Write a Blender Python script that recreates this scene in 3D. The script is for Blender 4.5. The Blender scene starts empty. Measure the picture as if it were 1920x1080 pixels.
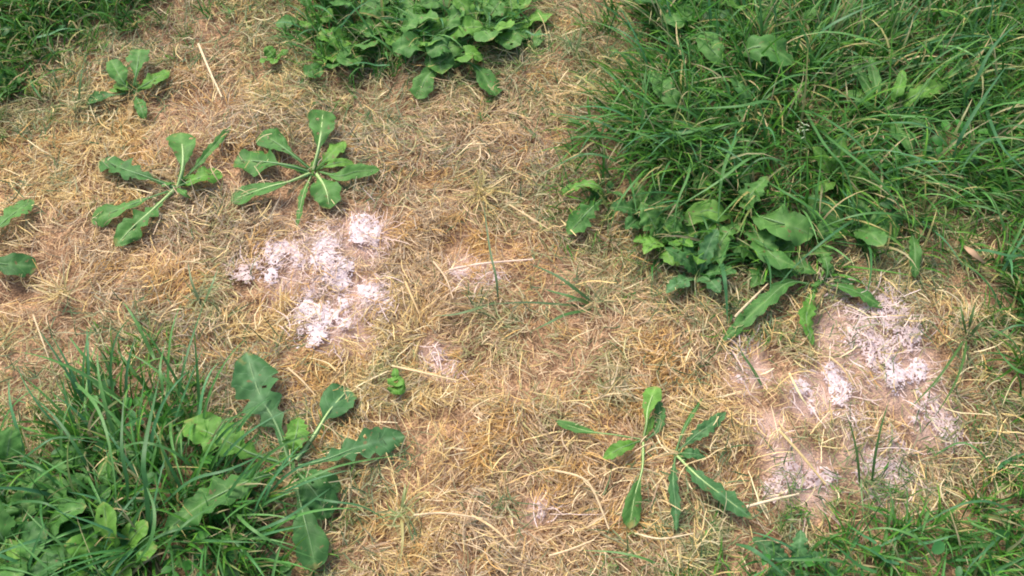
import bpy, math, random
import numpy as np
from mathutils import Vector, Matrix
R = math.radians
random.seed(7); rng = np.random.default_rng(7)
scene = bpy.context.scene
col = scene.collection

# ---------------------------------------------------------------- camera
CAM_H, PITCH, HFOV = 1.0, 57.0, 52.0
cd = bpy.data.cameras.new('camera'); cam = bpy.data.objects.new('camera', cd); col.objects.link(cam)
cam.location = (0, 0, CAM_H); cam.rotation_euler = (R(90 - PITCH), 0, 0)
cd.sensor_width = 36; cd.angle = R(HFOV); cd.clip_start = 0.02; cd.clip_end = 500
scene.camera = cam
# ---------------------------------------------------------------- sky + soft sun
SUN_EL, SUN_AZ = 58, -40       # azimuth from +Y, clockwise
w = bpy.data.worlds.new('World'); scene.world = w; w.use_nodes = True
nt = w.node_tree; bg = nt.nodes['Background']
sky = nt.nodes.new('ShaderNodeTexSky'); sky.sky_type = 'NISHITA'; sky.sun_disc = False
sky.sun_elevation = R(SUN_EL); sky.sun_rotation = R(SUN_AZ); sky.dust_density = 3.5; sky.air_density = 1.0
nt.links.new(sky.outputs[0], bg.inputs[0]); bg.inputs[1].default_value = 0.14
sd = bpy.data.lights.new('sun', 'SUN'); sd.energy = 1.8; sd.angle = R(20); sd.color = (1.0, 0.93, 0.82)
sun = bpy.data.objects.new('sun', sd); col.objects.link(sun)
dv = Vector((math.sin(R(SUN_AZ)) * math.cos(R(SUN_EL)), math.cos(R(SUN_AZ)) * math.cos(R(SUN_EL)), math.sin(R(SUN_EL))))
sun.rotation_euler = dv.to_track_quat('Z', 'Y').to_euler(); sun.location = dv * 5
scene.view_settings.view_transform = 'Standard'; scene.view_settings.look = 'None'
scene.view_settings.exposure = 1.05; scene.view_settings.gamma = 1.0
scene.render.engine = 'CYCLES'
scene.cycles.pixel_filter_type = 'BLACKMAN_HARRIS'; scene.cycles.filter_width = 1.9
scene.cycles.max_bounces = 8; scene.cycles.diffuse_bounces = 4

# ---------------------------------------------------------------- pixel <-> ground helpers
F = 960 / math.tan(R(HFOV / 2)); CP, SP = math.cos(R(PITCH)), math.sin(R(PITCH))
def unproj(px, py, z=0.0):
    a, b = (px - 960) / F, (540 - py) / F
    # camera forward (0,CP,-SP), up (0,SP,CP)
    dx, dy, dz = a, CP + b * SP, -SP + b * CP
    t = (z - CAM_H) / dz
    return np.array([dx * t, dy * t, z])
def proj(x, y, z=0.0):
    X, Y, Z = x, y, z - CAM_H
    d = Y * CP - Z * SP; u = Y * SP + Z * CP
    return 960 + F * X / d, 540 - F * u / d

# ---------------------------------------------------------------- noise
_P = rng.random((256, 256))
def vnoise(x, y):
    xi = np.floor(x).astype(int); yi = np.floor(y).astype(int)
    fx = x - xi; fy = y - yi; fx = fx * fx * (3 - 2 * fx); fy = fy * fy * (3 - 2 * fy)
    g = lambda i, j: _P[(i) % 256, (j) % 256]
    return (g(xi, yi) * (1 - fx) + g(xi + 1, yi) * fx) * (1 - fy) + (g(xi, yi + 1) * (1 - fx) + g(xi + 1, yi + 1) * fx) * fy
def fbm(x, y, s, o=3, off=0.0):
    r = 0; a = 1; t = 0
    for k in range(o):
        r = r + a * vnoise(x * s + off + 17.3 * k, y * s - off + 9.1 * k); t += a; a *= .5; s *= 2.03
    return r / t
def height(x, y):
    x = np.asarray(x, float); y = np.asarray(y, float)
    h = (fbm(x, y, 3.5, 2, 3.3) - .5) * .035 + (fbm(x, y, 14, 2, 8.8) - .5) * .018
    return h
def H(x, y): return float(height(np.array([x]), np.array([y]))[0])

# ---------------------------------------------------------------- regions (drawn on the photo, used as a map of the lawn)
REG = {
 'TL': [(-600,-500),(470,-500),(330,-40),(290,10),(180,28),(90,70),(50,130),(10,165),(-600,190)],
 'TM': [(560,-500),(1030,-500),(1000,0),(985,80),(900,125),(770,140),(650,165),(575,140),(550,60),(540,0)],
 'TR': [(1150,-500),(2600,-500),(2600,480),(1900,440),(1790,440),(1700,485),(1600,500),(1480,515),(1360,545),(1270,500),(1200,430),(1075,350),(1080,260),(1120,200),(1180,130),(1150,60)],
 'RE': [(1895,470),(2600,470),(2600,840),(1900,840),(1875,720),(1880,600)],
 'BR': [(1900,830),(2600,830),(2600,1700),(1180,1700),(1210,1110),(1300,1045),(1480,1000),(1620,985),(1740,930),(1830,870)],
 'BL': [(-600,770),(20,770),(120,720),(240,660),(330,650),(400,740),(500,810),(580,860),(620,930),(590,1020),(600,1090),(560,1700),(-600,1700)],
}
def sdist(px, py, poly):
    P = np.array(poly, float); n = len(P)
    d = np.full(px.shape, 1e9); ins = np.zeros(px.shape, bool)
    for i in range(n):
        a = P[i]; b = P[(i + 1) % n]; e = b - a
        wx = px - a[0]; wy = py - a[1]
        t = np.clip((wx * e[0] + wy * e[1]) / (e @ e), 0, 1)
        d = np.minimum(d, np.hypot(wx - e[0] * t, wy - e[1] * t))
        c = (a[1] > py) != (b[1] > py)
        with np.errstate(divide='ignore', invalid='ignore'):
            xx = a[0] + (py - a[1]) * e[0] / (e[1] if e[1] != 0 else 1e-9)
        ins ^= c & (px < xx)
    return np.where(ins, d, -d)
def green_field(x, y):
    px, py = proj(x, y)
    S = np.stack([sdist(px, py, REG[k]) for k in REG])
    j = (fbm(x, y, 12, 3, 40) - .5) * 130
    S = S + np.array([85, 42, 18, 50, 38, 0])[:, None]
    return S.max(0) + j, S.argmax(0)

BLOBS = {   # pinkish white mould, (px, py, radius) per patch
 'a': [(678,425,36),(668,440,26),(690,438,22)],
 'b': [(600,465,40),(615,450,28),(552,474,34),(515,482,34),(508,505,22),(640,490,16),(530,465,22)],
 'c': [(632,525,32),(690,545,38),(645,562,36),(600,588,44),(594,618,24),(575,548,20),(710,560,24),(625,585,26)],
 'd': [(442,508,20),(455,515,16)],
 'e': [(862,512,22)],
 'p': [(930,516,20)],
 'f': [(1575,572,32),(1610,585,24),(1665,612,50),(1690,632,36),(1640,652,44),(1588,655,22),(1632,688,18),(1600,640,22)],
 'g': [(1700,710,32),(1720,690,22),(1668,692,18)],
 'h': [(1515,735,32),(1558,712,22),(1575,745,32),(1520,755,20)],
 'i': [(1722,782,24),(1778,790,32),(1676,822,22),(1752,740,20)],
 'j': [(1485,885,34),(1545,888,28),(1460,905,22)],
 'k': [(1650,890,36),(1695,880,24),(1640,915,24)],
 'l': [(1384,712,22)],
 'o': [(1390,658,22)],
 'm': [(1012,950,18)],
 'n': [(820,655,22),(850,690,14)],
}
_bw = {}
for k, L in BLOBS.items():
    o = []
    for px, py, r in L:
        c = unproj(px, py, .008); e = unproj(px + r, py, .008)
        o.append((c[0], c[1], abs(e[0] - c[0]) * 1.12))
    _bw[k] = o
HALO = [(1600,620,75),(1680,690,70),(1540,735,60),(1750,790,55),(1660,875,70),(1500,885,60),(1400,690,45),(600,500,85),(650,570,75),(560,480,60),(680,440,50),
        (880,510,50),(830,665,42),(1010,945,32),(1440,800,35)]
_hw = [(unproj(a, b, .005)[0], unproj(a, b, .005)[1], unproj(a + r_, b, .005)[0] - unproj(a, b, .005)[0]) for a, b, r_ in HALO]
def halo(x, y):
    f = np.zeros(np.shape(x))
    for cx, cy, r_ in _hw: f = np.maximum(f, np.clip(1.25 - np.hypot(x - cx, (y - cy) * .85) / r_, 0, 1))
    return np.clip(f * 1.3 + (fbm(x, y, 26, 3, 91) - .5) * 1.6 * (f > 0), 0, 1)
def mould_field(x, y, keys=None):
    f = np.full(np.shape(x), -1.0)
    for k in (keys or _bw):
        for cx, cy, r in _bw[k]:
            f = np.maximum(f, 1 - np.hypot(x - cx, (y - cy) * 0.85) / r)
    return f

# ---------------------------------------------------------------- materials
def new_mat(name):
    m = bpy.data.materials.new(name); m.use_nodes = True
    return m, m.node_tree, m.node_tree.nodes['Principled BSDF']
def add_transl(nt, p, colsock, fac):
    N = nt.nodes; out = N['Material Output']
    tr = N.new('ShaderNodeBsdfTranslucent'); mx = N.new('ShaderNodeMixShader'); mx.inputs[0].default_value = fac
    nt.links.new(colsock, tr.inputs[0]); nt.links.new(p.outputs[0], mx.inputs[1]); nt.links.new(tr.outputs[0], mx.inputs[2])
    nt.links.new(mx.outputs[0], out.inputs[0])
def blade_mat(name, rough, spec, transl, bumpscale=0):
    m, nt, p = new_mat(name); N = nt.nodes
    a = N.new('ShaderNodeAttribute'); a.attribute_name = 'tint'
    nz = N.new('ShaderNodeTexNoise'); nz.inputs['Scale'].default_value = 260; nz.inputs['Detail'].default_value = 2
    tc = N.new('ShaderNodeTexCoord'); nt.links.new(tc.outputs['Object'], nz.inputs['Vector'])
    mr = N.new('ShaderNodeMapRange'); mr.inputs['To Min'].default_value = .72; mr.inputs['To Max'].default_value = 1.28
    nt.links.new(nz.outputs[0], mr.inputs[0])
    mx = N.new('ShaderNodeMix'); mx.data_type = 'RGBA'; mx.blend_type = 'MULTIPLY'; mx.inputs[0].default_value = 1
    nt.links.new(a.outputs['Color'], mx.inputs['A']); nt.links.new(mr.outputs[0], mx.inputs['B'])
    nt.links.new(mx.outputs['Result'], p.inputs['Base Color'])
    p.inputs['Roughness'].default_value = rough; p.inputs['Specular IOR Level'].default_value = spec
    add_transl(nt, p, mx.outputs['Result'], transl)
    return m
M_straw = blade_mat('straw', .7, .2, .3)
M_grass = blade_mat('grass_blade', .46, .3, .3)
M_mould = blade_mat('mould', .85, .1, .25)

def leaf_mat(name, c1, c2, vein, rough=.55):
    m, nt, p = new_mat(name); N = nt.nodes; L = nt.links
    oi = N.new('ShaderNodeObjectInfo')
    cr = N.new('ShaderNodeMix'); cr.data_type = 'RGBA'; cr.inputs['A'].default_value = (*c1, 1); cr.inputs['B'].default_value = (*c2, 1)
    L.new(oi.outputs['Random'], cr.inputs[0])
    tc = N.new('ShaderNodeTexCoord')
    nz = N.new('ShaderNodeTexNoise'); nz.inputs['Scale'].default_value = 90; nz.inputs['Detail'].default_value = 4
    L.new(tc.outputs['Object'], nz.inputs['Vector'])
    mr = N.new('ShaderNodeMapRange'); mr.inputs[1].default_value = .3; mr.inputs[2].default_value = .7; mr.inputs['To Min'].default_value = .82; mr.inputs['To Max'].default_value = 1.18
    L.new(nz.outputs[0], mr.inputs[0])
    mu = N.new('ShaderNodeMix'); mu.data_type = 'RGBA'; mu.blend_type = 'MULTIPLY'; mu.inputs[0].default_value = 1
    L.new(cr.outputs['Result'], mu.inputs['A']); L.new(mr.outputs[0], mu.inputs['B'])
    at = N.new('ShaderNodeAttribute'); at.attribute_name = 'vein'
    vm = N.new('ShaderNodeMix'); vm.data_type = 'RGBA'; vm.inputs['B'].default_value = (*vein, 1)
    lu = N.new('ShaderNodeAttribute'); lu.attribute_name = 'lu'; lt = N.new('ShaderNodeAttribute'); lt.attribute_name = 'lt'
    def math_(op, a, b=None, c=None):
        m_ = N.new('ShaderNodeMath'); m_.operation = op
        for i, v in enumerate((a, b, c)):
            if v is None: continue
            if isinstance(v, (int, float)): m_.inputs[i].default_value = v
            else: L.new(v, m_.inputs[i])
        return m_.outputs[0]
    ph_ = math_('ADD', math_('MULTIPLY', lt.outputs['Fac'], 27), math_('MULTIPLY', lu.outputs['Fac'], -4.2))
    ph_ = math_('ADD', ph_, math_('MULTIPLY', nz.outputs[0], 3.0))
    sn = math_('ABSOLUTE', math_('SINE', ph_))
    side_v = math_('MULTIPLY', math_('SUBTRACT', 1, math_('MINIMUM', 1, math_('MULTIPLY', sn, 6))), .4)
    L.new(math_('MAXIMUM', at.outputs['Fac'], side_v), vm.inputs[0]); L.new(mu.outputs['Result'], vm.inputs['A'])
    # small browned flecks
    n2 = N.new('ShaderNodeTexNoise'); n2.inputs['Scale'].default_value = 140; n2.inputs['Detail'].default_value = 2
    L.new(tc.outputs['Object'], n2.inputs['Vector'])
    r2 = N.new('ShaderNodeMapRange'); r2.inputs[1].default_value = .66; r2.inputs[2].default_value = .72; L.new(n2.outputs[0], r2.inputs[0])
    v2 = N.new('ShaderNodeMix'); v2.data_type = 'RGBA'; v2.inputs['B'].default_value = (.16, .13, .05, 1)
    L.new(r2.outputs[0], v2.inputs[0]); L.new(vm.outputs['Result'], v2.inputs['A'])
    tipf = N.new('ShaderNodeMapRange'); tipf.inputs[1].default_value = .97; tipf.inputs[2].default_value = 1.12
    L.new(math_('ADD', lt.outputs['Fac'], math_('MULTIPLY', math_('SUBTRACT', nz.outputs[0], .5), .5)), tipf.inputs[0])
    v3 = N.new('ShaderNodeMix'); v3.data_type = 'RGBA'; v3.inputs['B'].default_value = (.3, .24, .08, 1)
    L.new(tipf.outputs[0], v3.inputs[0]); L.new(v2.outputs['Result'], v3.inputs['A']); v2 = v3
    L.new(v2.outputs['Result'], p.inputs['Base Color'])
    bp = N.new('ShaderNodeBump'); bp.inputs['Strength'].default_value = .5; bp.inputs['Distance'].default_value = .0015
    L.new(math_('ADD', nz.outputs[0], math_('MULTIPLY', sn, .22)), bp.inputs['Height']); L.new(bp.outputs[0], p.inputs['Normal'])
    p.inputs['Roughness'].default_value = rough; p.inputs['Specular IOR Level'].default_value = .22
    add_transl(nt, p, v2.outputs['Result'], .22)
    return m
ML = {
 'mid':   leaf_mat('leaf_mid_green', (.058,.165,.032), (.09,.215,.045), (.2,.34,.1)),
 'dark':  leaf_mat('leaf_dark_green', (.042,.125,.03), (.062,.165,.04), (.13,.26,.08)),
 'bright':leaf_mat('leaf_bright_green', (.085,.22,.028), (.13,.28,.045), (.24,.4,.1)),
 'blue':  leaf_mat('leaf_blue_green', (.05,.14,.042), (.075,.185,.058), (.18,.32,.15)),
}
ML['dry'] = leaf_mat('leaf_withered', (.3,.2,.09), (.4,.3,.14), (.45,.36,.2))
def flat_mat(name, c, rough=.6):
    m, nt, p = new_mat(name); N = nt.nodes
    nz = N.new('ShaderNodeTexNoise'); nz.inputs['Scale'].default_value = 180; nz.inputs['Detail'].default_value = 3
    r = N.new('ShaderNodeMix'); r.data_type = 'RGBA'
    r.inputs['A'].default_value = (*[v * .75 for v in c], 1); r.inputs['B'].default_value = (*[min(1, v * 1.25) for v in c], 1)
    nt.links.new(nz.outputs[0], r.inputs[0]); nt.links.new(r.outputs['Result'], p.inputs['Base Color'])
    p.inputs['Roughness'].default_value = rough
    return m
M_rib = flat_mat('midrib_pale', (.34, .46, .17), .5)
M_ribd = flat_mat('midrib_green', (.14, .25, .09), .5)
M_dry = flat_mat('dry_leaf', (.36, .23, .13), .7)

# ground
Mg, nt_, p_ = new_mat('ground'); N = nt_.nodes; L = nt_.links
tc = N.new('ShaderNodeTexCoord')
def noise(scale, det=5):
    n = N.new('ShaderNodeTexNoise'); n.inputs['Scale'].default_value = scale; n.inputs['Detail'].default_value = det
    L.new(tc.outputs['Object'], n.inputs['Vector']); return n
n1, n2, n3 = noise(9), noise(60), noise(420, 3)
c1 = N.new('ShaderNodeValToRGB'); c1.color_ramp.elements[0].position = .3; c1.color_ramp.elements[0].color = (.3, .19, .1, 1)
c1.color_ramp.elements[1].position = .7; c1.color_ramp.elements[1].color = (.5, .33, .22, 1); L.new(n1.outputs[0], c1.inputs[0])
c2 = N.new('ShaderNodeValToRGB'); c2.color_ramp.elements[0].position = .35; c2.color_ramp.elements[0].color = (.5, .45, .4, 1)
c2.color_ramp.elements[1].position = .65; c2.color_ramp.elements[1].color = (1.25, 1.2, 1.1, 1); L.new(n2.outputs[0], c2.inputs[0])
mm = N.new('ShaderNodeMix'); mm.data_type = 'RGBA'; mm.blend_type = 'MULTIPLY'; mm.inputs[0].default_value = 1
L.new(c1.outputs[0], mm.inputs['A']); L.new(c2.outputs[0], mm.inputs['B'])
# green lawn colour only well away from the modelled patch
c3 = N.new('ShaderNodeValToRGB'); c3.color_ramp.elements[0].position = .38; c3.color_ramp.elements[0].color = (.45, .4, .36, 1)
c3.color_ramp.elements[1].position = .6; c3.color_ramp.elements[1].color = (1.2, 1.18, 1.15, 1); L.new(n3.outputs[0], c3.inputs[0])
m3 = N.new('ShaderNodeMix'); m3.data_type = 'RGBA'; m3.blend_type = 'MULTIPLY'; m3.inputs[0].default_value = 1
L.new(mm.outputs['Result'], m3.inputs['A']); L.new(c3.outputs[0], m3.inputs['B']); mm = m3
ga = N.new('ShaderNodeAttribute'); ga.attribute_name = 'lawn'
gm = N.new('ShaderNodeMix'); gm.data_type = 'RGBA'; gm.inputs['B'].default_value = (.045, .085, .025, 1)
gs = N.new('ShaderNodeAttribute'); gs.attribute_name = 'stain'
ms = N.new('ShaderNodeMix'); ms.data_type = 'RGBA'; ms.inputs['B'].default_value = (.53, .36, .29, 1)
L.new(gs.outputs['Fac'], ms.inputs[0]); L.new(mm.outputs['Result'], ms.inputs['A']); mm = ms
L.new(ga.outputs['Fac'], gm.inputs[0]); L.new(mm.outputs['Result'], gm.inputs['A']); L.new(gm.outputs['Result'], p_.inputs['Base Color'])
bp = N.new('ShaderNodeBump'); bp.inputs['Strength'].default_value = .8; bp.inputs['Distance'].default_value = .004
L.new(n3.outputs[0], bp.inputs['Height']); L.new(bp.outputs[0], p_.inputs['Normal']); p_.inputs['Roughness'].default_value = .95

# ---------------------------------------------------------------- mesh helpers
def mesh_obj(name, verts, faces, mat, parent=None, attrs=None, smooth=True, origin=None, quads=True):
    me = bpy.data.meshes.new(name)
    verts = np.asarray(verts, np.float32); faces = np.asarray(faces, np.int32)
    if origin is not None: verts = verts - np.asarray(origin, np.float32)
    k = faces.shape[1]; nf = len(faces)
    me.vertices.add(len(verts)); me.vertices.foreach_set('co', verts.ravel())
    me.loops.add(nf * k); me.loops.foreach_set('vertex_index', faces.ravel())
    me.polygons.add(nf); me.polygons.foreach_set('loop_start', np.arange(0, nf * k, k, dtype=np.int32))
    me.polygons.foreach_set('loop_total', np.full(nf, k, np.int32))
    me.polygons.foreach_set('use_smooth', np.full(nf, smooth))
    me.update(calc_edges=True)
    for an, (typ, data) in (attrs or {}).items():
        a = me.attributes.new(an, typ, 'POINT')
        a.data.foreach_set('color' if typ == 'FLOAT_COLOR' else 'value', np.asarray(data, np.float32).ravel())
    me.materials.append(mat)
    o = bpy.data.objects.new(name, me); col.objects.link(o)
    if parent is not None: o.parent = parent
    return o
def tag(o, label=None, cat=None, group=None, kind=None):
    if label: o['label'] = label
    if cat: o['category'] = cat
    if group: o['group'] = group
    if kind: o['kind'] = kind
    return o
def empty(name, loc):
    e = bpy.data.objects.new(name, None); e.empty_display_size = .02; e.location = loc; col.objects.link(e); return e

# many ribbons at once
def ribbons(root, az, el, length, width, bend, curl, roll, K, cols, c0, c1, profile, floor=None, keel=.25, kink=0):
    n = len(az); V = np.zeros((n, K + 1, cols, 3), np.float32)
    p = root.copy(); a = az.copy(); e = el.copy()
    ts = np.linspace(0, 1, K + 1)
    for k in range(K + 1):
        d = np.stack([np.cos(e) * np.cos(a), np.cos(e) * np.sin(a), np.sin(e)], 1)
        s = np.stack([-np.sin(a), np.cos(a), np.zeros(n)], 1)
        nn = np.cross(s, d) * -1
        nn = np.where(nn[:, 2:3] < 0, -nn, nn)
        side = s * np.cos(roll)[:, None] + nn * np.sin(roll)[:, None]
        up = np.cross(d, side)
        up = np.where(up[:, 2:3] < 0, -up, up)
        q = p.copy()
        if floor is not None:
            q[:, 2] = np.maximum(q[:, 2], floor + .0)
        wv = (width * profile(ts[k]))[:, None]
        for c in range(cols):
            u = (c / (cols - 1)) * 2 - 1
            V[:, k, c, :] = q + side * wv * u * .5 + up * (abs(u) * wv * keel)
        st = (length / K)[:, None]
        p = p + d * st
        e = e - bend / K * (0.5 + 1.0 * ts[k]); a = a + curl / K
        if kink: a = a + rng.normal(0, kink, n); e = e + rng.normal(0, kink * .5, n)
        if floor is not None:
            low = p[:, 2] < floor
            e = np.where(low, np.maximum(e, rng.uniform(-.1, .15, n)), e)
    base = (np.arange(n) * (K + 1) * cols)[:, None, None]
    kk = np.arange(K)[None, :, None] * cols; cc = np.arange(cols - 1)[None, None, :]
    i0 = base + kk + cc
    Fc = np.stack([i0, i0 + 1, i0 + 1 + cols, i0 + cols], -1).reshape(-1, 4)
    tt = ts[None, :, None, None]
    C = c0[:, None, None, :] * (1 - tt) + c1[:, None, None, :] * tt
    C = np.broadcast_to(C, (n, K + 1, cols, 3))
    C4 = np.concatenate([C, np.ones((n, K + 1, cols, 1))], -1).reshape(-1, 4)
    return V.reshape(-1, 3), Fc, C4
def join(parts):
    V = []; Fc = []; C = []; o = 0
    for v, f, c in parts:
        V.append(v); Fc.append(f + o); C.append(c); o += len(v)
    return np.concatenate(V), np.concatenate(Fc), np.concatenate(C)
def ribbon_obj(name, parts, mat, parent=None, origin=None):
    v, f, c = join(parts)
    return mesh_obj(name, v, f, mat, parent, {'tint': ('FLOAT_COLOR', c)}, origin=origin)
def palette(cols_, n, wts=None, jit=.14):
    P = np.array(cols_); idx = rng.choice(len(P), n, p=(np.array(wts) / np.sum(wts)) if wts is not None else None)
    return P[idx] * (1 + rng.normal(0, jit, (n, 1))).clip(.5, 1.6)
prof_grass = lambda t: min(1, .55 + 2.5 * t) * (1 - t ** 2.6) + .04
prof_straw = lambda t: .45 + .55 * math.sin(math.pi * min(1, .15 + t * .8))

# ---------------------------------------------------------------- ground sheet
g = np.concatenate([-np.geomspace(60, 1.62, 22), np.arange(-1.6, 1.601, .011), np.geomspace(1.62, 60, 22)])
GX, GY = np.meshgrid(g, g + .9)
hz = height(GX, GY); far = np.clip((np.hypot(GX, GY - .8) - 1.25) / .5, 0, 1)
V = np.stack([GX, GY, hz], -1).reshape(-1, 3); n = len(g)
i0 = (np.arange(n - 1)[:, None] * n + np.arange(n - 1)[None, :]).ravel()
ground = mesh_obj('ground', V, np.stack([i0, i0 + 1, i0 + 1 + n, i0 + n], -1), Mg, attrs={'lawn': ('FLOAT', far.ravel()), 'stain': ('FLOAT', halo(GX, GY).ravel())})
tag(ground, 'bare pinkish brown soil showing between dead and green grass', kind='structure')

def sample_xy(n, m=260):
    X = []; 
    while sum(len(a) for a in X) < n:
        x = rng.uniform(-1.5, 1.5, n); y = rng.uniform(.05, 2.0, n)
        px, py = proj(x, y)
        k = (px > -m) & (px < 1920 + m) & (py > -m) & (py < 1080 + m)
        X.append(np.stack([x[k], y[k]], 1))
    return np.concatenate(X)[:n]

# ---------------------------------------------------------------- dead grass mat
def thatch(x, y): return .003 + .018 * fbm(x, y, 15, 3, 71) ** 1.5
def straw_batch(n, Lr, Wr, top=False, upr=.12, K=4, crumbs=False):
    xy = sample_xy(n); x, y = xy[:, 0], xy[:, 1]
    gf, _ = green_field(x, y); mf = mould_field(x, y) + (fbm(x, y, 60, 2, 5) - .5) * .8
    keep = rng.random(n) < np.where(gf > 60, .35, np.where(gf > 0, .65, 1))
    keep &= ~((mf > .12) & (rng.random(n) < .42))
    hl_ = halo(x, y); keep &= rng.random(n) > hl_ * .28
    if top: keep &= rng.random(n) < np.where(proj(x, y)[0] > 1250, .8, .45)
    dens = fbm(x, y, 17, 3, 120); keep &= rng.random(n) < np.clip(.25 + 2.6 * (dens - .3), .16, 1)
    x, y, gf, mf = x[keep], y[keep], gf[keep], mf[keep]; n = len(x)
    th = thatch(x, y)
    z = height(x, y) + th * (1.0 if top else rng.random(n) ** .8) + (.002 if top else 0)
    ang = fbm(x, y, 13, 2, 200) * 4 * math.pi + rng.normal(0, .75, n)
    length = rng.uniform(*Lr, n) * np.where(rng.random(n) < .1, 1.5, 1)
    el = rng.normal(.05, .16, n); up = rng.random(n) < upr; el = np.where(up, rng.uniform(.3, 1.1, n), el)
    bend = rng.normal(.15, .35, n) + np.where(up, rng.uniform(.6, 1.6, n), 0)
    curl = rng.normal(0, .6, n)
    width = rng.uniform(*Wr, n)
    roll = rng.normal(0, .6, n)
    cn = fbm(x, y, 7, 2, 300); c2 = fbm(x, y, 30, 2, 333)
    A = palette([(.72,.56,.26),(.60,.44,.19),(.54,.35,.14),(.84,.71,.43),(.42,.31,.17)], n, [3,3.2,1.0,1.1,1.2])
    B = palette([(.54,.38,.22),(.66,.46,.25),(.42,.30,.19),(.74,.57,.36)], n)
    Gc = palette([(.34,.33,.14),(.45,.41,.2),(.26,.28,.12),(.56,.48,.28)], n)
    O = palette([(.60,.37,.13),(.66,.44,.17),(.5,.31,.12)], n)
    c = np.where((rng.random(n) < np.clip((cn - .42) * 4, 0, .8))[:, None], B, A)
    c = np.where((rng.random(n) < np.clip((c2 - .58) * 5, 0, .8))[:, None], O, c)
    gm = fbm(x, y, 9, 2, 410)
    c = np.where((rng.random(n) < np.clip((gm - .56) * 4, 0, .6) + np.clip((gf + 90) / 160, 0, .6))[:, None], Gc, c)
    rot = np.clip((fbm(x, y, 6, 3, 512) - .55) * 3.5, 0, .35)
    c = np.where((rng.random(n) < rot)[:, None], palette([(.36,.29,.2),(.28,.22,.15),(.44,.36,.26),(.52,.43,.3)], n), c)
    if top:
        gold = (rng.random(n) < np.where(proj(x, y)[0] > 1250, .75, .3))
        c = np.where(gold[:, None], palette([(.80,.62,.29),(.72,.53,.22),(.86,.72,.42)], n), c)
    if crumbs: c = palette([(.5,.38,.22),(.3,.22,.14),(.62,.48,.3),(.4,.27,.15)], n)
    # bedded straws lower in the mat are more weathered
    c = np.where((rng.random(n) < halo(x, y) * .32)[:, None], palette([(.74,.58,.5),(.66,.5,.4),(.78,.64,.54)], n), c)
    c = np.where((rng.random(n) < np.clip((mf + .35) * 1.2, 0, .45))[:, None], palette([(.76,.62,.57),(.68,.53,.46)], n), c)
    root = np.stack([x, y, z], 1)
    fl = height(x, y) + .001 + (th if top else 0)
    return ribbons(root, ang, el, length, width, bend, curl, roll, K, 2, c * .92, c * 1.06, prof_straw, floor=fl, keel=0, kink=.12)
parts = [straw_batch(150000, (.0015, .006), (.0005, .0013), upr=.1, K=2, crumbs=True), straw_batch(250000, (.008, .026), (.0006, .0012), upr=.07), straw_batch(20000, (.015, .042), (.0007, .0013), top=True, upr=.12, K=6)]
cx = np.array([unproj(a, b, .01)[:2] for a, b in ((330,350),(590,320),(248,165),(1206,850),(1290,860),(560,860),(-10,450))])
m = 110; ii = rng.integers(0, len(cx), m); an = rng.uniform(0, 6.28, m); rr_ = rng.uniform(.02, .085, m); x = cx[ii, 0] + np.cos(an) * rr_; y = cx[ii, 1] + np.sin(an) * rr_
c = palette([(.78,.62,.34),(.66,.5,.26),(.5,.4,.24)], m)
parts.append(ribbons(np.stack([x, y, height(x, y) + rng.uniform(.008, .012, m)], 1), rng.uniform(0, 6.28, m), rng.uniform(.3, .9, m), rng.uniform(.022, .045, m), rng.uniform(.0008, .0013, m),
    rng.uniform(.8, 1.7, m), rng.normal(0, .5, m), rng.normal(0, .5, m), 7, 2, c, c, prof_straw, floor=height(x, y) + .006, keel=0, kink=.08))
o = ribbon_obj('dead_grass', parts, M_straw)
tag(o, 'matted straw coloured dead grass covering the bald middle of the lawn', 'dead grass', kind='stuff')

# ---------------------------------------------------------------- mould patches
MLAB = {
 'a': 'small round pinkish white mould patch, topmost of the left group below the many leaved dandelion',
 'b': 'long pinkish white mould streak above the largest left mould patch',
 'c': 'largest pinkish white mould patch of the left group, ragged with a tail at the bottom',
 'd': 'tiny pale mould spot at the left end of the long mould streak',
 'e': 'faint pinkish mould spot under the pale straw in the middle of the dead grass',
 'p': 'faint pinkish mould spot beside the lone thin upright blade in the middle',
 'f': 'broad pinkish mould patch on the right just below the drooping green leaves',
 'g': 'small bright white mould lump right of centre in the right mould group',
 'h': 'bright white mould patch split in two by a brown tuft in the right group',
 'i': 'scattered mould spots along the right side of the bald patch beside dark blades',
 'j': 'pinkish mould patch crossed by a straight straw near the lower dark leaf',
 'k': 'greyish mould patch at the roots of the two upright dark blades',
 'l': 'faint pink mould spot at the left edge of the right bald patch',
 'o': 'faint pink mould spot just above the leftmost spot of the right bald patch',
 'm': 'faint pink mould spot near the bottom middle of the dead grass',
 'n': 'faint pale mould spot below the middle grass tuft',
}
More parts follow.
